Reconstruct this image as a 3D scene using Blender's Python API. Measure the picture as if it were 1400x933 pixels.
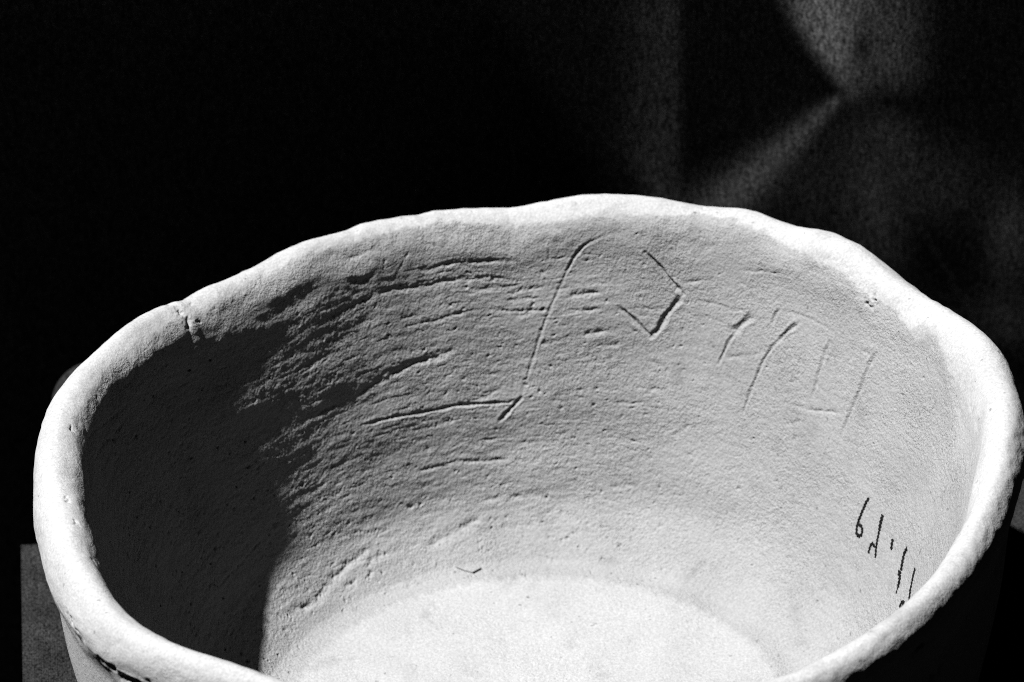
import bpy, math
import numpy as np

# look
LDIR = (-0.447, -0.085, 0.89)
EXPO = 3.34
DENOISE = False
STONE = 0.085
STONE_BUMP = 1.1
CLOTH_ALB = 0.03
BOARD_ALB = 0.0042
CARVE = 1.25
POST = (-0.1170, 0.135, 0.0352)
PITS = [(143, -9, .35, .7), (141.5, -5, .3, .7), (36, -4, .6, .6), (37, -2, .5, .6), (188, -10, .35, 1.0), (193, -9, .3, 1.0), (172, -8, .3, .8),
        (214, -26, 1.0, 1.8), (218, -27.5, 1.2, 2.2), (222, -26, 1.2, 2.0), (209, -25, .8, 1.6), (226, -28, 1.2, 2.0), (230, -26, 1.0, 2.0), (206, -23, .5, 1.4),
        (320, -25, .8, 2.0), (326, -40, .8, 2.2), (315, -48, .9, 2.2), (335, -34, .7, 2.0)]
FURROW = 0.7

# =============================================================== camera, light, exposure
scene = bpy.context.scene
for o in list(bpy.data.objects):
    bpy.data.objects.remove(o, do_unlink=True)
C = scene.collection

EL, ROLL, DIST = math.radians(34), math.radians(1.4), 1.3
RIM_Z, PX = 0.102, 0.000177
aim = np.array([-0.003894, 0.0138568, 0.12254355])
c_right = np.array([1.0, 0, 0]); c_up = np.array([0, math.sin(EL), math.cos(EL)]); c_back = np.array([0, -math.cos(EL), math.sin(EL)])
c_right, c_up = c_right*math.cos(ROLL)-c_up*math.sin(ROLL), c_up*math.cos(ROLL)+c_right*math.sin(ROLL)
cam_data = bpy.data.cameras.new('camera')
cam_data.sensor_width = 36.0
cam_data.lens = 188.86
cam_data.clip_start, cam_data.clip_end = 0.05, 50
cam_data.dof.use_dof = True
cam_data.dof.focus_distance = 1.315
cam_data.dof.aperture_fstop = 24.0
cam = bpy.data.objects.new('camera', cam_data)
C.objects.link(cam)
import mathutils
M = mathutils.Matrix.Identity(4)
for k, v in enumerate((c_right, c_up, c_back)):
    for i in range(3):
        M[i][k] = float(v[i])
cam_pos = aim + DIST*c_back
for i in range(3):
    M[i][3] = float(cam_pos[i])
cam.matrix_world = M
scene.camera = cam

world = bpy.data.worlds.new('World')
scene.world = world
world.use_nodes = True
world.node_tree.nodes['Background'].inputs['Color'].default_value = (1, 1, 1, 1)
world.node_tree.nodes['Background'].inputs['Strength'].default_value = 0.001

# one hard light, high on the left and a little behind the bowl
L = np.array(LDIR); L = L/np.linalg.norm(L)
lamp_data = bpy.data.lights.new('sun', 'SUN')
lamp_data.energy = 4.0
lamp_data.color = (1, 1, 1)
lamp_data.angle = math.radians(0.9)
lamp = bpy.data.objects.new('sun', lamp_data)
C.objects.link(lamp)
lamp.location = [float(v) for v in np.array([0, 0, 0.08]) + 3.0*L]
lamp.rotation_euler = mathutils.Vector([float(v) for v in L]).to_track_quat('Z', 'Y').to_euler()

scene.view_settings.view_transform = 'Standard'
scene.view_settings.look = 'None'
scene.view_settings.gamma = 1.0
scene.view_settings.use_curve_mapping = False
scene.view_settings.exposure = EXPO
scene.cycles.max_bounces = 4
scene.cycles.diffuse_bounces = 1
scene.cycles.use_denoising = DENOISE
scene.cycles.filter_width = 1.0

# =============================================================== measured tables: azimuth in degrees, mm along the inside of the bowl
MARKS = [
    ('M1',0.21,1.0,[(77.7,-1.29),(79.6,0.1),(81.5,1.57),(82.7,4.07),(83.9,7.84),(85.1,12.85),(86.1,16.4),(87.1,20.69),(88.0,25.07),(89.1,31.03),(90.0,35.52),(90.7,39.28),(91.2,42.0)]),
    ('M1',0.4,1.0,[(81.0,1.15),(81.9,2.19),(82.9,4.39),(83.9,7.84)]),
    ('M1',0.65,1.1,[(91.2,42.0),(92.8,44.61),(94.9,48.48)]),
    ('M2',0.55,1.0,[(91.2,42.0),(93.2,43.04),(96.8,43.15),(99.9,43.46),(103.5,43.15),(107.7,43.25),(111.4,43.04),(114.3,42.42),(118.0,42.21)]),
    ('-',0.6,1.5,[(120.8,9.51),(117.7,8.78),(114.4,7.94),(110.5,7.52),(106.3,7.63),(102.2,7.94),(98.1,7.42)]),
    ('-',0.5,0.9,[(98.5,7.63),(95.7,6.79),(90.9,7.73)]),
    ('-',0.25,0.7,[(97.9,7.42),(99.6,10.13)]),
    ('-',0.55,1.2,[(105.2,3.13),(102.0,3.34),(98.7,2.82),(95.6,2.3),(91.6,2.4)]),
    ('-',0.25,0.6,[(86.6,3.97),(83.7,4.28),(82.1,3.66)]),
    ('-',0.22,0.6,[(86.4,-0.86),(86.6,4.39)]),
    ('-',0.5,1.0,[(108.2,18.18),(105.2,17.76),(101.8,17.76),(98.4,16.51),(97.2,16.09)]),
    ('-',0.5,0.8,[(95.5,16.09),(93.1,16.19),(90.2,16.82),(86.5,18.18)]),
    ('-',0.45,1.0,[(82.8,19.33),(81.1,19.54),(78.7,19.12)]),
    ('-',0.6,1.6,[(83.6,14.94),(81.6,15.15),(79.6,14.63)]),
    ('-',0.5,1.5,[(81.3,25.91),(78.6,25.81)]),
    ('-',0.75,2.0,[(118.4,34.48),(116.3,32.7),(113.7,31.24),(110.9,30.4),(108.1,29.25),(105.4,28.21),(101.8,27.69)]),
    ('-',0.3,1.0,[(93.6,11.49),(90.1,11.07),(86.1,11.81)]),
    ('-',0.3,1.0,[(93.0,13.06),(87.7,14.21)]),
    ('-',0.22,0.6,[(109.7,5.43),(108.2,1.57),(106.2,-3.43)]),
    ('-',0.2,0.6,[(110.9,1.57),(110.2,-1.29)]),
    ('-',0.3,1.2,[(115.9,-4.28),(110.8,-4.28)]),
    ('-',0.25,0.7,[(81.9,4.07),(78.8,4.91)]),
    ('-',0.3,0.8,[(76.1,45.13),(71.1,43.78)]),
    ('-',0.5,1.5,[(116.5,0.63),(114.5,2.51),(113.1,2.3)]),
    ('-',0.35,1.2,[(101.7,43.15),(96.7,41.27),(94.0,38.13)]),
    ('-',0.4,1.6,[(127.7,19.43),(123.7,19.85),(119.8,19.75)]),
    ('-',0.5,1.8,[(127.9,32.39),(124.0,34.16),(120.4,34.69)]),
    ('-',0.35,1.2,[(98.2,10.55),(91.7,9.51)]),
    ('-',0.35,1.2,[(79.7,29.88),(75.6,28.94)]),
    ('-',0.35,1.2,[(79.7,33.64),(76.3,32.81)]),
    ('M3',0.75,1.3,[(76.0,18.91),(73.9,21.84),(71.2,25.6)]),
    ('M3',0.72,1.6,[(71.2,25.6),(70.0,22.67),(69.2,18.81),(67.7,14.84),(67.2,13.37)]),
    ('M3',1.0,1.2,[(67.2,12.85),(68.8,10.13),(70.5,6.79),(71.8,4.6),(72.8,3.13)]),
    ('-',0.28,0.7,[(74.4,18.6),(72.0,18.28),(69.6,18.18)]),
    ('M4',0.62,1.9,[(56.4,14.84),(57.7,17.97),(58.8,21.0)]),
    ('M4',0.42,0.9,[(58.6,20.69),(59.5,24.45),(60.3,30.09)]),
    ('M5',0.55,1.3,[(48.6,14.21),(50.1,16.61),(51.2,19.33)]),
    ('M5',0.42,1.0,[(51.1,19.12),(52.2,21.63),(53.2,25.39),(53.7,28.94),(54.4,34.48),(54.9,40.43)]),
    ('M6',0.45,1.0,[(52.5,11.6),(52.8,13.69),(52.9,15.57)]),
    ('-',0.25,0.8,[(52.5,11.6),(48.8,11.6),(45.2,11.7),(41.3,11.81)]),
    ('-',0.25,0.8,[(64.6,14.31),(59.1,14.94),(57.5,13.9)]),
    ('-',0.25,0.8,[(64.3,17.97),(60.4,19.33)]),
    ('M7',0.34,1.3,[(42.3,14.31),(42.7,18.18),(42.9,23.19),(43.0,30.4)]),
    ('M8',0.42,1.35,[(33.2,8.57),(34.2,12.54),(34.5,18.6),(34.9,23.51),(35.4,28.52),(35.6,34.37)]),
    ('-',0.35,1.0,[(36.4,9.72),(34.4,10.13)]),
    ('-',0.3,1.0,[(47.9,34.89),(43.0,33.75),(36.7,28.21)]),
    ('-',0.3,1.0,[(17.4,9.4),(18.0,13.79),(18.3,17.45)]),
    ('-',0.4,1.4,[(83.0,14.94),(78.5,14.84)]),
    ('-',0.4,1.4,[(80.4,26.01),(77.1,25.39)]),
    ('-',0.3,1.0,[(59.6,28.21),(54.5,24.45)]),
    ('-',0.3,1.0,[(47.0,40.22),(44.0,37.4)]),
    ('-',0.3,0.9,[(58.3,3.55),(53.2,1.67)]),
    ('-',0.3,0.9,[(67.6,10.24),(63.0,7.94)]),
    ('-',0.5,0.9,[(110.8,59.66),(107.3,59.66),(103.2,59.24),(98.1,59.97),(93.6,59.86)]),
    ('-',0.7,2.2,[(110.1,80.55),(106.3,78.88),(102.0,77.31),(99.4,75.74)]),
    ('-',0.8,2.2,[(144.3,81.39),(137.6,82.43),(133.3,80.34),(129.0,78.77),(125.0,77.21),(121.4,76.27)]),
    ('-',0.5,1.8,[(123.1,79.61),(119.7,79.19)]),
    ('-',0.5,1.8,[(130.3,83.37),(127.5,82.85)]),
    ('-',0.35,2.0,[(118.9,90.06),(112.9,90.89)]),
    ('-',0.4,1.8,[(98.7,70.83),(93.4,70.52),(87.1,70.21)]),
    ('-',0.3,1.5,[(96.0,78.46),(89.3,78.77)]),
    ('-',0.3,1.5,[(76.2,67.8),(71.0,66.24)]),
    ('-',0.3,0.8,[(171.3,9.19),(170.8,17.97),(170.0,26.12)]),
    ('-',0.4,0.9,[(180.5,12.43),(180.2,21.0),(179.2,31.34)]),
    ('-',0.3,0.8,[(154.8,62.16),(148.0,62.06),(141.2,59.76)]),
    ('-',0.3,0.9,[(170.9,-2.57),(162.7,2.72),(155.9,4.7)]),
    ('-',0.3,0.9,[(172.0,2.93),(164.4,6.37),(158.7,7.63)]),
    ('-',0.3,0.8,[(9.2,10.66),(10.5,16.3)]),
    ('-',0.3,1.0,[(19.9,14.31),(18.8,21.52),(18.1,26.12)]),
]
INK = [
    ('K0',1.03,[(25.6,43.04),(25.9,44.4),(26.1,46.7),(26.1,49.0),(26.2,50.78)]),
    ('K0',1.03,[(26.2,50.78),(25.9,52.03),(25.5,53.18),(24.8,53.28),(24.2,52.45),(24.4,51.3),(25.1,50.57),(25.9,50.78)]),
    ('K1',1.43,[(20.8,44.19),(20.6,46.28),(20.2,48.06)]),
    ('K1',1.03,[(20.2,48.06),(19.7,50.88),(18.6,54.33)]),
    ('K1',0.97,[(19.7,52.24),(20.7,52.13),(21.0,53.07),(20.8,54.95)]),
    ('K2',1.33,[(15.9,46.7),(15.6,47.75),(15.1,49.0)]),
    ('K3',1.43,[(10.8,43.78),(11.1,45.45),(10.6,47.75),(10.0,49.21)]),
    ('K3',2.07,[(10.3,49.52),(10.0,50.67)]),
    ('K3',1.61,[(9.7,50.04),(8.9,51.72),(8.8,52.45)]),
    ('K3',0.69,[(8.8,52.45),(8.4,53.91)]),
    ('K4',1.38,[(5.5,43.46),(5.1,45.55),(4.0,48.27),(2.4,50.04),(2.9,51.4)]),
    ('K4',1.26,[(5.1,52.66),(5.1,53.91),(4.4,54.12),(3.5,52.76),(3.8,52.13),(5.0,52.76)]),
]
TWIG = [
    [(106.2,88.07),(104.6,89.74),(103.2,91.0),(101.1,89.95)],
    [(103.1,91.1),(102.6,93.61)],
]
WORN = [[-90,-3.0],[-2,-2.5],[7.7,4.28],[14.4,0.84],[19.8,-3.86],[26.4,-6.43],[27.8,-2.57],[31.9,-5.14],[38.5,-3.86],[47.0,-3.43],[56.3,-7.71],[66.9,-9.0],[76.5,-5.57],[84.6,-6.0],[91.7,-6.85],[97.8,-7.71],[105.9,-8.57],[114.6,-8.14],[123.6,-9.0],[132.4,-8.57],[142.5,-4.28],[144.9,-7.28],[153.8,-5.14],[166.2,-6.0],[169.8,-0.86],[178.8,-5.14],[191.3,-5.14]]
RIM_R = [0.56,1.26,1.79,2.14,2.29,2.27,2.1,1.85,1.57,1.32,1.15,1.09,1.17,1.37,1.66,2.02,2.37,2.67,2.85,2.89,2.74,2.41,1.92,1.29,0.58,-0.15,-0.85,-1.46,-1.95,-2.3,-2.5,-2.58,-2.56,-2.49,-2.41,-2.36,-2.38,-2.48,-2.65,-2.87,-3.1,-3.29,-3.4,-3.36,-3.15,-2.75,-2.15,-1.39,-0.51,0.43,1.35,2.19,2.87,3.34,3.59,3.6,3.39,3.02,2.53,2.0,1.51,1.1,0.83,0.71,0.74,0.9,1.14,1.38,1.57,1.64,1.53,1.21,0.68,-0.05,-0.94,-1.93,-2.94,-3.89,-4.71,-5.34,-5.75,-5.92,-5.86,-5.62,-5.24,-4.81,-4.39,-4.04,-3.82,-3.76,-3.87,-4.12,-4.48,-4.91,-5.34,-5.72,-5.99,-6.12,-6.09,-5.92,-5.63,-5.25,-4.84,-4.46,-4.14,-3.93,-3.83,-3.86,-3.98,-4.15,-4.32,-4.43,-4.44,-4.3,-3.97,-3.47,-2.8,-2.0,-1.14,-0.26]
RIM_H = [5.42,5.76,5.97,5.31,5.03,5.48,6.05,6.2,6.01,5.52,4.9,4.22,3.24,2.39,1.88,1.3,1.11,1.1,0.81,1.32,1.92,2.53,2.92,2.66,2.49,1.67,0.68,-0.07,-0.14,-0.14,-0.06,-0.01,-0.32,-0.59,-0.93,-1.03,-0.44,-0.03,0.21,0.25,-0.01,-0.46,-1.14,-1.69,-2.38,-3.19,-3.89,-3.56,-3.26,-2.73,-2.34,-2.09,-2.94,-2.79,-2.71,-2.41,-2.08,-2.76,-2.76,-2.53,-2.26,-2.27,-2.65,-3.27,-3.65,-3.6,-3.71,-3.73,-3.35,-3.41,-3.57,-2.57,-2.17,-1.84,-1.59,-1.34,-1.57,-1.97,-2.08,-1.73,-1.5,-1.74,-1.46,-1.18,-1.32,-1.41,-1.77,-1.89,-1.97,-2.01,-2.0,-1.95,-1.85,-1.72,-1.57,-1.41,-1.27,-1.14,-1.03,-0.96,-0.92,-0.9,-0.9,-0.9,-0.89,-0.85,-0.78,-0.67,-0.5,-0.28,-0.02,0.27,0.58,0.89,1.18,1.42,1.6,1.71,1.72,1.65,1.5,1.27,0.98,0.66,0.33,0.0,-0.28,-0.5,-0.66,-0.73,-0.72,-0.63,-0.48,-0.28,-0.06,0.16,0.36,0.51,0.6,0.62,0.57,0.46,0.3,0.1,-0.11,-0.31,-0.47,-0.58,-0.61,-0.56,-0.43,-0.22,0.06,0.38,0.71,1.04,1.33,1.56,1.7,1.75,1.7,1.56,1.33,1.04,0.72,0.4,0.12,-0.1,-0.22,-0.22,-0.09,0.17,0.57,1.08,1.69,2.36,3.06,3.75,4.39,4.96]

# =============================================================== small helpers
rng = np.random.default_rng(11)

def smooth(x):
    x = np.clip(x, 0, 1)
    return x*x*(3-2*x)

def sig(x):
    return 1/(1+np.exp(-np.clip(x, -40, 40)))

def mesh_obj(name, verts, faces_quads=None, faces=None, mat=None, parent=None, normals=None, worn_lit=None):
    me = bpy.data.meshes.new(name)
    if faces_quads is not None:
        q = np.ascontiguousarray(faces_quads, np.int32)
        v = np.ascontiguousarray(verts, np.float32)
        me.vertices.add(len(v)); me.vertices.foreach_set('co', v.ravel())
        me.loops.add(q.size); me.loops.foreach_set('vertex_index', q.ravel())
        me.polygons.add(len(q))
        me.polygons.foreach_set('loop_start', np.arange(0, q.size, q.shape[1], dtype=np.int32))
        me.update(calc_edges=True)
    else:
        me.from_pydata([tuple(map(float, p)) for p in verts], [], faces)
        me.update()
    me.polygons.foreach_set('use_smooth', np.ones(len(me.polygons), bool))
    if normals is not None:
        me.normals_split_custom_set_from_vertices(np.ascontiguousarray(normals, np.float32))
    if worn_lit is not None:
        at = me.attributes.new('worn_lit', 'FLOAT', 'POINT')
        at.data.foreach_set('value', np.ascontiguousarray(worn_lit, np.float32))
    if mat: me.materials.append(mat)
    o = bpy.data.objects.new(name, me)
    C.objects.link(o)
    if parent: o.parent = parent
    return o

def thing(name, label, cat, loc=(0, 0, 0)):
    o = bpy.data.objects.new(name, None)
    o.empty_display_size = 0.02
    C.objects.link(o); o.location = loc
    o['label'] = label; o['category'] = cat
    return o

def new_mat(name):
    m = bpy.data.materials.new(name)
    m.use_nodes = True
    nt = m.node_tree
    b = nt.nodes['Principled BSDF']
    return m, nt, b

def node(nt, kind, **kw):
    n = nt.nodes.new(kind)
    for k, v in kw.items():
        if k in n.inputs.keys(): n.inputs[k].default_value = v
        else: setattr(n, k, v)
    return n

def ramp(nt, src, stops):
    r = nt.nodes.new('ShaderNodeValToRGB')
    e = r.color_ramp.elements
    while len(e) < len(stops): e.new(0.5)
    for el, (p, g) in zip(e, stops):
        el.position = p; el.color = (g, g, g, 1)
    nt.links.new(src, r.inputs['Fac'])
    return r.outputs['Color']

def mul(nt, a, b):
    n = nt.nodes.new('ShaderNodeMixRGB'); n.blend_type = 'MULTIPLY'; n.inputs['Fac'].default_value = 1
    nt.links.new(a, n.inputs['Color1'])
    if hasattr(b, 'is_linked'): nt.links.new(b, n.inputs['Color2'])
    else: n.inputs['Color2'].default_value = (b, b, b, 1)
    return n.outputs['Color']

# =============================================================== materials (the photograph has no colour)
def stone_material():
    m, nt, b = new_mat('pale_sandy_stone')
    tc = node(nt, 'ShaderNodeTexCoord')
    def noise(scale, detail=2.0, rough=0.5):
        n = node(nt, 'ShaderNodeTexNoise'); n.inputs['Scale'].default_value = scale
        n.inputs['Detail'].default_value = detail; n.inputs['Roughness'].default_value = rough
        nt.links.new(tc.outputs['Object'], n.inputs['Vector'])
        return n.outputs['Fac']
    big = ramp(nt, noise(38, 5, .6), [(0.3, 0.90), (0.7, 1.06)])
    fine = ramp(nt, noise(1500, 2, .6), [(0.3, 0.82), (0.7, 1.11)])
    spk = ramp(nt, noise(620, 1, .4), [(0.20, 0.55), (0.27, 1.0)])
    stain = ramp(nt, noise(85, 6, .68), [(0.30, 0.80), (0.44, 1.0)])
    col = mul(nt, mul(nt, mul(nt, mul(nt, big, fine), spk), stain), STONE)
    at = node(nt, 'ShaderNodeAttribute', attribute_name='worn_lit')
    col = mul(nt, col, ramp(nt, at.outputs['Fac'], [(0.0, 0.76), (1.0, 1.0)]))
    nt.links.new(col, b.inputs['Base Color'])
    b.inputs['Roughness'].default_value = 0.95
    b.inputs['Specular IOR Level'].default_value = 0.08
    add = node(nt, 'ShaderNodeMath', operation='MULTIPLY_ADD')
    nt.links.new(noise(1700, 2, .65), add.inputs[0]); add.inputs[1].default_value = 0.9
    nt.links.new(noise(600, 2, .6), add.inputs[2])
    bp = node(nt, 'ShaderNodeBump'); bp.inputs['Strength'].default_value = STONE_BUMP
    bp.inputs['Distance'].default_value = 0.00045
    nt.links.new(add.outputs[0], bp.inputs['Height'])
    st = node(nt, 'ShaderNodeMapRange')                      # rubbed rim skin and the other paler areas are smoother than the bare wall
    st.inputs['To Min'].default_value = STONE_BUMP; st.inputs['To Max'].default_value = STONE_BUMP*0.42
    nt.links.new(at.outputs['Fac'], st.inputs['Value']); pm = node(nt, 'ShaderNodeMath', operation='MULTIPLY')    # rubbed patches between gritty ones
    nt.links.new(st.outputs['Result'], pm.inputs[0])
    nt.links.new(ramp(nt, noise(55, 3, .6), [(0.36, 0.45), (0.62, 1.0)]), pm.inputs[1])
    nt.links.new(pm.outputs[0], bp.inputs['Strength'])
    nt.links.new(bp.outputs['Normal'], b.inputs['Normal'])
    return m

def cloth_material(name, albedo, thread, streak, bump, lo=0.35, hi=1.6, plane='xz', grain_size=1600, glo=0.2, ghi=2.0):
    """Woven cloth: two sets of threads with uneven nap."""
    m, nt, b = new_mat(name)
    tc = node(nt, 'ShaderNodeTexCoord')
    def wave(axis, scale):
        w = node(nt, 'ShaderNodeTexWave', wave_type='BANDS', bands_direction=axis)
        w.inputs['Scale'].default_value = scale; w.inputs['Distortion'].default_value = 1.2
        w.inputs['Detail'].default_value = 2; w.inputs['Detail Scale'].default_value = 2.5
        nt.links.new(tc.outputs['Object'], w.inputs['Vector'])
        return w.outputs['Fac']
    def noise(sc, detail=2.0, base=1.0):
        mp = node(nt, 'ShaderNodeMapping'); mp.inputs['Scale'].default_value = sc
        nt.links.new(tc.outputs['Object'], mp.inputs['Vector'])
        n = node(nt, 'ShaderNodeTexNoise'); n.inputs['Scale'].default_value = base; n.inputs['Detail'].default_value = detail
        nt.links.new(mp.outputs['Vector'], n.inputs['Vector'])
        return n.outputs['Fac']
    ax2 = 'Z' if plane == 'xz' else 'Y'
    wmix = node(nt, 'ShaderNodeMath', operation='MULTIPLY')
    nt.links.new(wave('X', thread), wmix.inputs[0]); nt.links.new(wave(ax2, thread), wmix.inputs[1])
    s2 = (streak[0], streak[1], streak[1]) if plane == 'xz' else (streak[0], streak[0], streak[0])
    nap = ramp(nt, noise(s2, 3), [(0.34, lo), (0.68, hi)])
    grain = ramp(nt, noise((grain_size, grain_size, grain_size), 1), [(0.3, glo), (0.75, ghi)])
    col = mul(nt, mul(nt, nap, grain), albedo)
    nt.links.new(col, b.inputs['Base Color'])
    b.inputs['Roughness'].default_value = 1.0
    b.inputs['Specular IOR Level'].default_value = 0.0
    hsum = node(nt, 'ShaderNodeMath', operation='MULTIPLY_ADD')
    nt.links.new(noise((1300, 1300, 1300), 1), hsum.inputs[0]); hsum.inputs[1].default_value = 0.6
    nt.links.new(wmix.outputs[0], hsum.inputs[2])
    bp = node(nt, 'ShaderNodeBump'); bp.inputs['Strength'].default_value = bump; bp.inputs['Distance'].default_value = 0.0003
    nt.links.new(hsum.outputs[0], bp.inputs['Height'])
    nt.links.new(bp.outputs['Normal'], b.inputs['Normal'])
    return m

def plain_material(name, g, rough=0.9, spec=0.0, mottled=0.25, scale=300):
    m, nt, b = new_mat(name)
    tc = node(nt, 'ShaderNodeTexCoord')
    n = node(nt, 'ShaderNodeTexNoise'); n.inputs['Scale'].default_value = scale; n.inputs['Detail'].default_value = 3
    nt.links.new(tc.outputs['Object'], n.inputs['Vector'])
    nt.links.new(mul(nt, ramp(nt, n.outputs['Fac'], [(0.3, 1-mottled), (0.7, 1+mottled)]), g), b.inputs['Base Color'])
    b.inputs['Roughness'].default_value = rough; b.inputs['Specular IOR Level'].default_value = spec
    return m

stone = stone_material()
black_cloth = cloth_material('black_backdrop_cloth', CLOTH_ALB, 900, (1300, 330), 0.06, 0.45, 1.5)
board_cloth = cloth_material('dark_grey_woven_cloth', BOARD_ALB, 520, (90, 90), 0.8, 0.75, 1.2, 'xy', 2300, 0.0, 2.8)
ink_mat = plain_material('black_ink', 0.0022, 0.9, 0.0, 0.4, 900)
dark_paint = plain_material('dark_painted_wood', 0.012)
table_mat = plain_material('dark_table', 0.006)
straw_mat = plain_material('dark_straw', 0.02, 0.8, 0.1, 0.4, 1500)

# =============================================================== table, plinth, backdrop
TABLE_Z = -0.30

def box(name, x0, x1, y0, y1, z0, z1, mat, parent=None, bevel=0.0, segs=2):
    import bmesh
    bm = bmesh.new()
    v = [bm.verts.new((x, y, z)) for z in (z0, z1) for (x, y) in ((x0, y0), (x1, y0), (x1, y1), (x0, y1))]
    for f in ((3, 2, 1, 0), (4, 5, 6, 7), (0, 1, 5, 4), (1, 2, 6, 5), (2, 3, 7, 6), (3, 0, 4, 7)):
        bm.faces.new([v[i] for i in f])
    if bevel:
        bmesh.ops.bevel(bm, geom=bm.edges[:], offset=bevel, segments=segs, affect='EDGES', profile=0.6)
    me = bpy.data.meshes.new(name); bm.to_mesh(me); bm.free()
    me.materials.append(mat)
    o = bpy.data.objects.new(name, me); C.objects.link(o)
    if parent: o.parent = parent
    return o

t = box('table', -0.9, 0.9, -0.7, 0.6, TABLE_Z-0.04, TABLE_Z, table_mat, None, 0.004)
t['kind'] = 'structure'

pl = thing('plinth', 'square plinth covered in dark grey woven cloth under the pale bowl', 'plinth', (0, 0, TABLE_Z))
PW0, PW1, PB = -0.1296, 0.176, 0.1145
pl.rotation_euler = (0, 0, math.radians(4.0))
box('block', PW0+0.0015, PW1-0.0015, -0.20, PB-0.0015, 0, 0.2975, dark_paint, pl, 0.002)
# the cover: a sheet over the top with a skirt turned down all round, slightly uneven
nx, ny = 150, 150
gx = np.linspace(PW0, PW1, nx); gy = np.linspace(-0.2015, PB, ny)
X, Y = np.meshgrid(gx, gy, indexing='ij')
ed = np.minimum(np.minimum(X-PW0, PW1-X), np.minimum(Y+0.2015, PB-Y))
Z = 0.30 - 0.0012*np.exp(-ed/0.0012) + 0.00012*np.sin(X*90+1)*np.sin(Y*70)*smooth(ed/0.02) - 0.00012
V = np.stack([X, Y, Z], -1).reshape(-1, 3)
idx = np.arange(nx*ny).reshape(nx, ny)
Q = np.stack([idx[:-1, :-1], idx[1:, :-1], idx[1:, 1:], idx[:-1, 1:]], -1).reshape(-1, 4)
loop = np.concatenate([idx[:, 0], idx[-1, 1:], idx[-2::-1, -1], idx[0, -2:0:-1]])
rows = [loop]; Vs = [V]; base = len(V)
for dz in (0.004, 0.02, 0.05):
    P = V[loop].copy(); P[:, 2] = 0.2988 - dz + 0.0006*np.sin(np.arange(len(loop))*0.11)
    P[:, :2] *= 1.0015
    Vs.append(P); rows.append(np.arange(base, base+len(loop))); base += len(loop)
for a, b_ in zip(rows[:-1], rows[1:]):
    Q = np.vstack([Q, np.stack([a, b_, np.roll(b_, -1), np.roll(a, -1)], -1)])
mesh_obj('cloth_cover', np.vstack(Vs), Q, mat=board_cloth, parent=pl)

# black cloth hanging behind; its gentle folds lean back just enough for the high lamp to graze them
def fold_lean(x, z):
    """How far the cloth leans into the lamp at (x, z): hollows near 0, folds more."""
    u = x/0.000199 + 707; v = (0.1129-0.0000056*u-z)/0.000236
    G = 0.001 + 0*u
    d1 = ((u-1080)*95 - (v-0)*70)/118.0                    # right of the diagonal edge
    top = sig(d1/5)*sig((100-v)/9)
    G += 0.22*top*np.exp(-((u-1122)/45)**2)*(0.55+0.45*smooth((110-v)/110))
    G -= 0.06*np.exp(-((u-1172)/13)**2-((v-22)/24)**2)
    G += 0.05*top*np.exp(-((u-1210)/40)**2)*smooth((105-v)/70)
    # slanting ridge running down to the left from the pinch
    ax, ay, bx, by = 1152, 105, 975, 275
    Lx, Ly = bx-ax, by-ay; Ls = math.hypot(Lx, Ly)
    tt = np.clip(((u-ax)*Lx+(v-ay)*Ly)/Ls**2, 0, 1.4)
    dist = ((u-ax)*Ly-(v-ay)*Lx)/Ls
    sg = 6+30*tt
    G += 0.085*np.exp(-(dist/sg)**2)*sig((((u-ax)*Lx+(v-ay)*Ly)/Ls)/6)*smooth((1.5-tt)/0.6)
    # tall soft fold with a crisp right edge
    G += 0.024*sig((925-u)/4)*np.exp(-(np.clip(900-u, 0, None)/48)**2)*smooth((290-v)/120)
    G += 0.025*np.exp(-((u-905+(270-v)*0.35)/22)**2-((v-240)/45)**2)*sig((925-u)/6)
    # broad dim areas
    G += 0.030*np.exp(-((u-1205)/42)**2)*smooth((v-90)/60)*smooth((430-v)/190)
    G += 0.012*np.exp(-((u-1110)/80)**2-((v-230)/90)**2)
    G += 0.028*np.exp(-((u-1385)/30)**2-((v-285)/70)**2)
    G += 0.018*np.exp(-((u-1380)/60)**2-((v-420)/40)**2)
    G += 0.014*np.exp(-((u-1290)/60)**2-((v-210)/60)**2)
    G += 0.016*np.exp(-((u-520)/35)**2)*smooth((190-v)/120) + 0.012*np.exp(-((u-425)/25)**2-((v-80)/70)**2)
    G += 0.014*np.exp(-((u-645)/25)**2-((v-90)/40)**2)
    G -= 0.05*smooth((430-u)/120)
    return G

nx, nz = 460, 460; NX0, NZ0 = 250, 240
gx = np.concatenate([np.linspace(-0.60, -0.15, 30, endpoint=False), np.linspace(-0.15, 0.16, 390, endpoint=False), np.linspace(0.16, 0.60, 40)])
gz = np.concatenate([np.linspace(TABLE_Z+0.002, -0.07, 60, endpoint=False), np.linspace(-0.07, 0.13, 360, endpoint=False), np.linspace(0.13, 0.26, 40)])
X, Z = np.meshgrid(gx, gz, indexing='ij')
vx, vz, vy = L[0], L[2], L[1]
S = (0.26-Z)/vz                                            # run from each point up towards the lamp
F = np.zeros_like(X); NS = 260
for k in range(NS):
    s = (k+0.5)/NS
    F -= (fold_lean(X+vx*S*s, Z+vz*S*s) + vy)*S/NS
F += 0.20 - F[NX0, NZ0]
V = np.stack([X, F, Z], -1).reshape(-1, 3)
idx = np.arange(nx*nz).reshape(nx, nz)
Q = np.stack([idx[:-1, :-1], idx[1:, :-1], idx[1:, 1:], idx[:-1, 1:]], -1).reshape(-1, 4)
bd = mesh_obj('backdrop_cloth', V, Q, mat=black_cloth)
so = bd.modifiers.new('thickness', 'SOLIDIFY'); so.thickness = 0.0008; so.offset = -1
bd['label'] = 'creased black cloth hanging as a backdrop behind the bowl'
bd['category'] = 'cloth'
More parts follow.
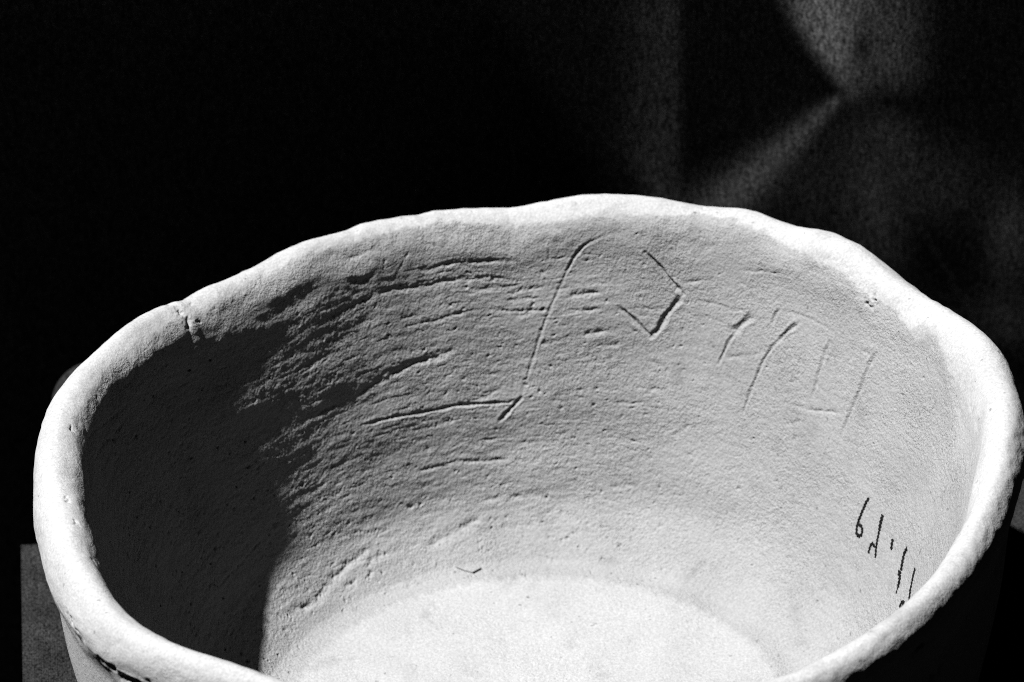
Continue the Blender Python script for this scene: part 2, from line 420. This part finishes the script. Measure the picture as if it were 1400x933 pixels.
print('left', F[60:160:20, 150:300:50].round(3).tolist(), 'low part', F[:, 60].min(), 'backdrop y range', F.min(), F.max(), 'visible', F[:, 200].min(), F[:, 200].max())

# round-headed dark post that just shows past the rim on the lamp side
def lathe(name, prof, mat, parent=None, n=40):
    vs, fs = [], []
    for r, z in prof:
        for k in range(n):
            a = 2*math.pi*k/n
            vs.append((r*math.cos(a), r*math.sin(a), z))
    for i in range(len(prof)-1):
        for k in range(n):
            fs.append((i*n+k, i*n+(k+1) % n, (i+1)*n+(k+1) % n, (i+1)*n+k))
    fs.append(tuple(range(n))[::-1]); fs.append(tuple((len(prof)-1)*n+k for k in range(n)))
    return mesh_obj(name, vs, faces=fs, mat=mat, parent=parent)

post = thing('post', 'dark round-headed post just showing behind the bowl rim', 'post', (POST[0], POST[1], TABLE_Z))
pr = 0.0122; ph = POST[2]-TABLE_Z
post_mat = plain_material('dark_cloth_wrapped_wood', 0.0042, 1.0, 0.0, 0.5, 900)
lathe('shaft', [(pr*0.8, 0), (pr*0.8, ph-0.018)], post_mat, post)
lathe('head', [(pr*0.8, ph-0.018), (pr*0.97, ph-0.0165)] + [(pr*math.cos(a), ph-0.0122+pr*math.sin(a)) for a in np.linspace(-0.1, 1.5, 14)], post_mat, post)

# =============================================================== the bowl
def crspline(P, n):
    P = np.asarray(P, float)
    Q = np.vstack([2*P[0]-P[1], P, 2*P[-1]-P[-2]])
    out = []
    for i in range(1, len(Q)-2):
        t = np.linspace(0, 1, 60, endpoint=False)[:, None]
        a, b, c, d = Q[i-1], Q[i], Q[i+1], Q[i+2]
        out.append(.5*((2*b)+(-a+c)*t+(2*a-5*b+4*c-d)*t**2+(-a+3*b-3*c+d)*t**3))
    out.append(P[-1:])
    Xs = np.vstack(out)
    Ln = np.concatenate([[0], np.cumsum(np.linalg.norm(np.diff(Xs, axis=0), axis=1))])
    s = np.linspace(0, Ln[-1], n)
    return np.stack([np.interp(s, Ln, Xs[:, k]) for k in range(2)], 1), Ln[-1]

def prof_m(P): return [(r*PX, RIM_Z+z*PX) for r, z in P]
LIP = [(600,-48),(607,-29),(620,-11),(638,-2),(654,-6),(667,-20),(675,-40),(677,-62)]
WALL = [(600,-48),(590,-90),(568,-165),(545,-240),(521,-315),(496,-382),(474,-428),(443,-464),(411,-490),(398,-496),(384,-498),(372,-498)]
OUT = [(677,-62),(670,-88),(661,-115),(657,-150),(648,-240),(626,-360),(600,-470),(575,-545),(560,-567),(540,-576)]
LIP_THIN = [(0, 1.5), (8, 0), (195, 0), (212, 3.0), (230, 5.0), (300, 5.0), (325, 4.5), (345, 3.5), (360, 1.5)]   # (azimuth, mm the lip is thinner than elsewhere)
N_FL, N_WALL, N_LIP, N_OUT, N_BASE = 40, 430, 84, 74, 5
lip, LL = crspline(prof_m(LIP), N_LIP)
wall, LW = crspline(prof_m(WALL), N_WALL)
outw, LO = crspline(prof_m(OUT), N_OUT)
rf = wall[-1, 0]
floor_r = rf*(np.linspace(0.004, 1, N_FL)**0.8)
floor_p = np.stack([floor_r, np.full(N_FL, wall[-1, 1])], 1)
base_p = np.stack([outw[-1, 0]*np.linspace(1, 0.004, N_BASE+1)[1:], np.full(N_BASE, outw[-1, 1])], 1)
prof = np.vstack([floor_p[:-1], wall[::-1], lip[1:], outw[1:], base_p])
# coordinate along the inside: 0 at the lip's inner edge, + down the wall and across the floor, - over the lip
sc = np.concatenate([LW+(rf-floor_r[:-1]), np.linspace(LW, 0, N_WALL), -np.linspace(0, LL, N_LIP)[1:],
                     -LL-np.linspace(0, LO, N_OUT)[1:], -LL-LO-(outw[-1, 0]-base_p[:, 0])])
i_wall = N_FL-1; i_lip = i_wall+N_WALL-1; i_out = i_lip+N_LIP-1; NR = len(prof)
th = np.radians(np.concatenate([np.linspace(-22, 202, 1500, endpoint=False), np.linspace(202, 338, 300, endpoint=False)]))
NC = len(th)
td = np.degrees(th) % 360
dR = np.interp(td, np.arange(0, 361, 3), RIM_R+RIM_R[:1])/1e3
dH = np.interp(td, np.arange(0, 361, 2), RIM_H+RIM_H[:1])/1e3
wi = smooth(np.where(sc >= 0, 1-sc/LW, 1-(-sc-LL)/LO))
thin = np.interp(td, *zip(*LIP_THIN))/1e3
wl = np.clip(1+np.minimum(sc, 0)/LL, 0, 1)
r = prof[None, :, 0] + (dR[:, None]+thin[:, None]*wl)*wi
z = prof[None, :, 1] + dH[:, None]*wi
B = np.stack([r*np.cos(th)[:, None], r*np.sin(th)[:, None], z], -1)

def grid_normals(G):
    du = np.roll(G, -1, 0) - np.roll(G, 1, 0)
    dv = np.empty_like(G)
    dv[:, 1:-1] = G[:, 2:]-G[:, :-2]; dv[:, 0] = G[:, 1]-G[:, 0]; dv[:, -1] = G[:, -1]-G[:, -2]
    n = np.cross(du, dv)
    n /= np.maximum(np.linalg.norm(n, axis=-1, keepdims=True), 1e-14)
    return n
NB = grid_normals(B)
if NB[700, i_wall+200, 1] > 0: NB = -NB                     # the back wall's inside faces the front
FLIP = grid_normals(B)[700, i_wall+200, 1] > 0

# --- relief: noise on a regular (arc, depth) sheet, 0.4 mm cells
CELL = 0.0004
LEN_U = 2*math.pi*0.105; NU = int(LEN_U/CELL); NV = 640
fu = np.fft.fftfreq(NU, CELL)[:, None]; fv = np.fft.fftfreq(NV, CELL)[None, :]
def band(lu, lv, skew=0.0, sharp=1.0):
    """smooth noise with wavelengths lu along the wall and lv down it"""
    w = rng.standard_normal((NU, NV))
    f = np.fft.fft2(w)
    g = np.sqrt((fu*lu)**2 + ((fv+skew*fu)*lv)**2)
    k = np.exp(-((g-1)/0.55)**2*sharp) + 0.35*np.exp(-(g/0.6)**2)
    n = np.real(np.fft.ifft2(f*k))
    return n/n.std()
def sample(N, uu, ss):
    x = (uu/CELL) % NU; y = np.clip(ss/CELL+80, 0, NV-2)
    x0 = np.floor(x).astype(int); y0 = np.floor(y).astype(int)
    fx = x-x0; fy = y-y0; x1 = (x0+1) % NU
    return ((N[x0 % NU, y0]*(1-fx)+N[x1, y0]*fx)*(1-fy)+(N[x0 % NU, y0+1]*(1-fx)+N[x1, y0+1]*fx)*fy)
UU = np.repeat((th*0.105)[:, None], NR, 1); SS = np.repeat(sc[None, :], NC, 0)
tdg = np.repeat(np.degrees(th)[:, None], NR, 1)
onwall = smooth((SS+0.002)/0.006)*smooth((LW-0.004-SS)/0.012)
onlip = smooth((0.006-SS)/0.008)*smooth((SS+LL+0.014)/0.01)
onfloor = smooth((SS-LW+0.012)/0.012)
onout = smooth((-LL-SS)/0.004)
# tool-smoothed streaks run round the wall; strongest on the rough side away from the writing
rough = 0.45+0.55*smooth((tdg-50)/55)
low = 0.55+0.45*smooth((SS-0.02)/0.05)
D = np.zeros((NC, NR))
streak = sample(band(0.016, 0.0042, 0.06), UU, SS)
streak2 = sample(band(0.0075, 0.0019, 0.08), UU, SS)
D += onwall*rough*(0.034e-3*streak + 0.026e-3*streak2*low)
D -= onwall*rough*0.09e-3*np.clip(sample(band(0.009, 0.0016, 0.05), UU, SS)-1.2, 0, 2.5)   # torn short furrows
D += onwall*0.16e-3*sample(band(0.05, 0.022), UU, SS)*rough
D += (0.3+0.7*rough)*(1-onfloor*0.75)*(1-0.6*onlip)*0.024e-3*sample(band(0.0010, 0.0009), UU, SS)
D += onwall*rough*0.018e-3*sample(band(0.004, 0.0022), UU, SS)
D += onlip*(0.14e-3*sample(band(0.022, 0.012), UU, SS) + 0.035e-3*sample(band(0.0045, 0.004), UU, SS))
D += onfloor*0.10e-3*sample(band(0.03, 0.03), UU, SS)*smooth((LW+0.05-SS)/0.04)
D += onout*(0.22e-3*sample(band(0.02, 0.012), UU, SS)+0.06e-3*sample(band(0.004, 0.004), UU, SS))

# --- incised marks and furrows
R_LOC = np.maximum(r, 0.02)
WARP = sample(band(0.0014, 0.0012), UU, SS); WARP2 = sample(band(0.0045, 0.003), UU, SS)
mark_id = np.zeros((NC, NR), np.int16)
def carve(pts, depth, width, mid=0, ridge=0.22, taper=True):
    """V groove along a polyline of (azimuth degrees, mm down the inside wall)"""
    P = np.array(pts, float)
    P = np.stack([np.radians(P[:, 0]), P[:, 1]*1e-3], 1)
    m = 3.0*width
    pad = m/0.07
    ci = np.where((th > P[:, 0].min()-pad) & (th < P[:, 0].max()+pad))[0]
    ri = np.where((sc > P[:, 1].min()-m) & (sc < P[:, 1].max()+m))[0]
    if len(ci) == 0 or len(ri) == 0: return
    sl = np.ix_(ci, ri)
    rl = R_LOC[sl]; T = th[ci][:, None]; Sg = sc[ri][None, :]
    best = np.full(rl.shape, 1e9); along = np.zeros(rl.shape)
    seg = np.hypot(np.diff(P[:, 0])*0.1, np.diff(P[:, 1])); tot = max(seg.sum(), 1e-6); acc = 0
    for k in range(len(P)-1):
        ax = (T-P[k, 0])*rl; ay = Sg-P[k, 1]
        bx = (P[k+1, 0]-P[k, 0])*rl; by = P[k+1, 1]-P[k, 1]
        tt = np.clip((ax*bx+ay*by)/(bx*bx+by*by+1e-12), 0, 1)
        d = np.hypot(ax-tt*bx, ay-tt*by)
        upd = d < best
        best = np.where(upd, d, best); along = np.where(upd, (acc+tt*seg[k])/tot, along)
        acc += seg[k]
    nz = WARP[sl]
    tp = smooth(np.minimum(along, 1-along)/0.16)*0.7+0.3 if taper else 1.0
    if mid:
        x = np.abs(best + 0.07e-3*nz)/(0.5*width*(1+0.22*np.sin(along*tot*900+depth*1e4)))
        g = np.where(x < 1, (1-x)**0.9, 0)*(0.88+0.14*nz)
        rdg = ridge*np.exp(-((x-1.35)/0.38)**2)
        D[sl] += (-depth*tp*g + depth*tp*rdg*0.6)
    else:
        x = np.abs(best + 0.16e-3*nz)/(0.5*width)
        g = np.exp(-1.6*x**1.6)*np.clip(0.9+0.3*WARP2[sl], 0.1, 1.5)
        D[sl] += -depth*tp*g + depth*tp*ridge*np.exp(-((x-1.9)/0.6)**2)*0.5
    if mid:
        sub = mark_id[sl]; sub[(x < 1.15)] = mid; mark_id[sl] = sub

MID = {}
for nm, dp, wd, pts in MARKS:
    mid = 0
    if nm != '-':
        mid = MID.setdefault(nm, len(MID)+1)
    carve(pts, dp*1e-3*(CARVE if mid else FURROW), wd*1e-3*(1.25 if mid else 1.15), mid, 0.22 if mid else 0.15)

# short random furrows and pits left by the tool and by lost grains
for k in range(70):
    a = rng.uniform(55, 135); s0 = rng.uniform(6, 88); ln = rng.uniform(1.5, 7)
    carve([(a, s0), (a+ln/105*57*0.5, s0+rng.uniform(-.25, .25)), (a+ln/105*57, s0+rng.uniform(-.6, .6))], rng.uniform(.04, .15)*1e-3, rng.uniform(.6, 1.8)*1e-3, 0, 0.1)
for k in range(620):
    a = rng.uniform(62, 168) if k < 470 else rng.uniform(0, 180); s0 = rng.uniform(4, 95)
    w = rng.uniform(0.45, 0.9) if k % 14 else rng.uniform(0.9, 1.5)
    carve([(a, s0), (a+rng.uniform(-.25, .25), s0+.1)], rng.uniform(.15, .45)*1e-3, w*1e-3, 0, 0.15, False)
for k in range(60):
    a = rng.uniform(-20, 250); s0 = rng.uniform(-16, 1)
    carve([(a, s0), (a+rng.uniform(-.4, .4), s0+rng.uniform(-.4, .4))], rng.uniform(.08, .3)*1e-3, rng.uniform(.5, 1.2)*1e-3, 0, 0.15, False)
for k in range(75):                                          # long thin drag lines round the wall
    a = rng.uniform(58, 128) if k < 55 else rng.uniform(10, 60); s0 = rng.uniform(5, 78); ln = rng.uniform(5, 20); q = rng.uniform(-.05, .03)
    carve([(a+ln*f*.55, s0+ln*f*q+rng.uniform(-.15, .15)) for f in (0, .25, .5, .75, 1)], rng.uniform(.05, .15)*1e-3*(1 if k < 55 else .6), rng.uniform(.4, .8)*1e-3, 0, 0.2)
for k in range(40):                                          # stray fine scratches
    a = rng.uniform(20, 165); s0 = rng.uniform(3, 80); an = rng.uniform(-1, 1)*1.2; ln = rng.uniform(2, 6)
    carve([(a, s0), (a+ln*math.cos(an)*.55, s0+ln*math.sin(an))], rng.uniform(.04, .12)*1e-3, rng.uniform(.35, .6)*1e-3, 0, 0.2)
carve([(143.2, -2), (142.6, -6), (143.0, -9), (142.4, -14)], 0.7e-3, 2.2e-3, 0, 0.2)
carve([(36.5, 0), (36.0, -3), (36.8, -6)], 0.4e-3, 1.2e-3, 0, 0.2)
# chipped spots along the lip and on the outside
for a, s0, dp, w in PITS:
    for q in range(5):
        carve([(a+rng.uniform(-.9, .9)*w, s0+rng.uniform(-.7, .7)*w), (a+rng.uniform(-.9, .9)*w, s0+rng.uniform(-.7, .7)*w)], dp*1e-3*rng.uniform(.4, 1), w*1e-3*rng.uniform(.5, 1), 0, 0.1, False)

G = B + NB*D[..., None]
NG = grid_normals(G)
if FLIP: NG = -NG

# pale rubbed skin on the lip with a ragged lower edge
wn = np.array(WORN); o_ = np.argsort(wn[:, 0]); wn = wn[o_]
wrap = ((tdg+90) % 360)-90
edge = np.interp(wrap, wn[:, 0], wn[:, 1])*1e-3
soft = 1.3e-3 + 16e-3*smooth((24-wrap)/22)*smooth((wrap+40)/30)   # light painted in: the wall facing the sun pales gradually towards the rim
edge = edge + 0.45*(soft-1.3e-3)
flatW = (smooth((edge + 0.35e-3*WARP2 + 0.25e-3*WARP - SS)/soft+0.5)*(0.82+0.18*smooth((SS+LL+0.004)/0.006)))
floor_edge = LW + 1.2e-3 + 0.5e-3*WARP2 + 0.35e-3*WARP  # bowl floor set paler than the wall, with a ragged edge
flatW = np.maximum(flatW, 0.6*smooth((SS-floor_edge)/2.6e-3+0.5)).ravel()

bowl = thing('bowl', 'pale rough stone bowl with uneven rim, incised marks and an inked number inside', 'bowl')
idx = np.arange(NC*NR).reshape(NC, NR)
i1 = np.roll(idx, -1, 0)
quads = np.stack([idx[:, :-1], i1[:, :-1], i1[:, 1:], idx[:, 1:]], -1)
if FLIP: quads = quads[..., ::-1]
fm = np.minimum(np.minimum(mark_id[:, :-1], mark_id[:, 1:]), np.minimum(np.roll(mark_id, -1, 0)[:, :-1], np.roll(mark_id, -1, 0)[:, 1:]))
rowpart = np.zeros(NR-1, int)
rowpart[i_wall:i_lip] = 1; rowpart[i_lip:i_out] = 2; rowpart[i_out:] = 3
part = np.repeat(rowpart[None], NC, 0)
part = np.where(fm > 0, 9+fm, part)
flatV = G.reshape(-1, 3); flatN = NG.reshape(-1, 3)
names = {0: 'inner_floor', 1: 'inner_wall', 2: 'rim', 3: 'outer_wall'}
plabels = {1: 'rough inner wall streaked with furrows', 2: 'bright rubbed uneven rim', 3: 'pitted outer wall'}
mark_labels = {'M1': 'long slanting incised line hooked at its foot', 'M2': 'shallow incised line meeting the hooked line at its foot',
               'M3': 'incised angular sign like an open lozenge', 'M4': 'short deep incised stroke with a thin tail',
               'M5': 'long curved incised stroke', 'M6': 'tiny incised tick between two strokes',
               'M7': 'thin straight incised stroke', 'M8': 'longest thin incised stroke of the row'}
inv_mid = {v: k for k, v in MID.items()}
for p in sorted(set(part.ravel().tolist())):
    q = quads[part == p]
    used, q2 = np.unique(q, return_inverse=True)
    nm = names.get(p, 'incised_mark')
    o = mesh_obj(nm, flatV[used], q2.reshape(-1, 4), mat=stone, parent=bowl, normals=flatN[used], worn_lit=flatW[used])
    if p in plabels: o['label'] = plabels[p]
    if p > 9: o['label'] = mark_labels[inv_mid[p-9]]

# --- surface lookup for things drawn or lying on the inside
def on_surface(a, s, lift):
    ti = np.interp(a, np.degrees(th[:1500]), np.arange(1500))
    c0 = int(ti); fc = ti-c0
    inner = slice(0, i_out)
    rr = np.interp(-s*1e-3, -sc[inner], np.arange(i_out)); r0 = int(rr); fr = rr-r0
    def bl(A): return (A[c0, r0]*(1-fc)+A[c0+1, r0]*fc)*(1-fr)+(A[c0, r0+1]*(1-fc)+A[c0+1, r0+1]*fc)*fr
    return bl(G)+bl(NB)*lift, bl(NB)

def ribbon(name, strokes, parent, label):
    """ink strokes as thin films that follow the wall"""
    vs, fs = [], []
    for width, pts in strokes:
        P = np.array(pts, float)
        # round off the corners and resample
        d = np.concatenate([[0], np.cumsum(np.hypot(np.diff(P[:, 0])*1.8, np.diff(P[:, 1])))])
        n = max(int(d[-1]/0.18), 4)
        tq = np.linspace(0, d[-1], n)
        Q = np.stack([np.interp(tq, d, P[:, k]) for k in range(2)], 1)
        for _ in range(2): Q[1:-1] = (Q[:-2]+2*Q[1:-1]+Q[2:])/4
        pts3 = [on_surface(a, s, 0.00012) for a, s in Q]
        b0 = len(vs)
        for k, (p, nn) in enumerate(pts3):
            tg = pts3[min(k+1, n-1)][0]-pts3[max(k-1, 0)][0]
            side = np.cross(nn, tg); side /= np.linalg.norm(side)+1e-12
            w = 0.5*width*1e-3*(0.9+0.28*math.sin(k*1.3+width*9)+0.12*math.sin(k*2.9))
            if k in (0, n-1): w *= 0.6
            for f in (-1, -0.35, 0.35, 1):
                vs.append(p+side*w*f+nn*(0.00003 if abs(f) < 0.5 else -0.00004))
        for k in range(n-1):
            for j in range(3):
                a_ = b0+k*4+j
                fs.append((a_, a_+1, a_+5, a_+4))
    o = mesh_obj(name, vs, faces=fs, mat=ink_mat, parent=parent)
    o['label'] = label
    return o
ink_names = {'K0': ('ink_digit', 'first inked digit, a small looped six'), 'K1': ('ink_digit', 'second inked digit, a slanting hooked stroke'),
             'K2': ('ink_dot', 'short inked dot between the digits'), 'K3': ('ink_digit', 'third inked digit, a thick blotted stroke'),
             'K4': ('ink_digit', 'last inked digit, a thin stroke with a loop partly over the rim edge')}
for key, (nm, lab) in ink_names.items():
    ribbon(nm, [(w, p) for k, w, p in INK if k == key], bowl, lab)

# a crumb of straw lying where the wall meets the floor
def tube(vs, fs, P, rad, n=6):
    P = [np.asarray(p) for p in P]; b0 = len(vs)
    for k, p in enumerate(P):
        tg = P[min(k+1, len(P)-1)]-P[max(k-1, 0)]; tg = tg/np.linalg.norm(tg)
        a = np.cross(tg, [0, 0, 1.0]); a /= np.linalg.norm(a)+1e-9; b = np.cross(tg, a)
        rr = rad*(0.45 if k in (0, len(P)-1) else 1)
        for j in range(n):
            vs.append(p+rr*(a*math.cos(2*math.pi*j/n)+b*math.sin(2*math.pi*j/n)))
    for k in range(len(P)-1):
        for j in range(n):
            fs.append((b0+k*n+j, b0+k*n+(j+1) % n, b0+(k+1)*n+(j+1) % n, b0+(k+1)*n+j))
    fs.append(tuple(b0+j for j in range(n))); fs.append(tuple(b0+(len(P)-1)*n+j for j in range(n))[::-1])
vs, fs = [], []
rads = [0.00012, 0.00011]
for tw, rad in zip(TWIG, rads):
    tube(vs, fs, [on_surface(a, s, rad*0.9)[0] for a, s in tw], rad)
tw = TWIG[0]
tube(vs, fs, [on_surface(tw[2][0], tw[2][1]+0.2, 0.0004)[0], on_surface(tw[3][0], tw[3][1], 0.0004)[0]], 0.00036)
st = mesh_obj('straw_fragment', vs, faces=fs, mat=straw_mat)
st['label'] = 'tiny dark crumb of straw lying at the edge of the bowl floor'
st['category'] = 'straw'
print('tris', sum(sum(len(p.vertices)-2 for p in o.data.polygons) if len(o.data.polygons) < 5000 else 2*len(o.data.polygons) for o in bpy.data.objects if o.type == 'MESH'))
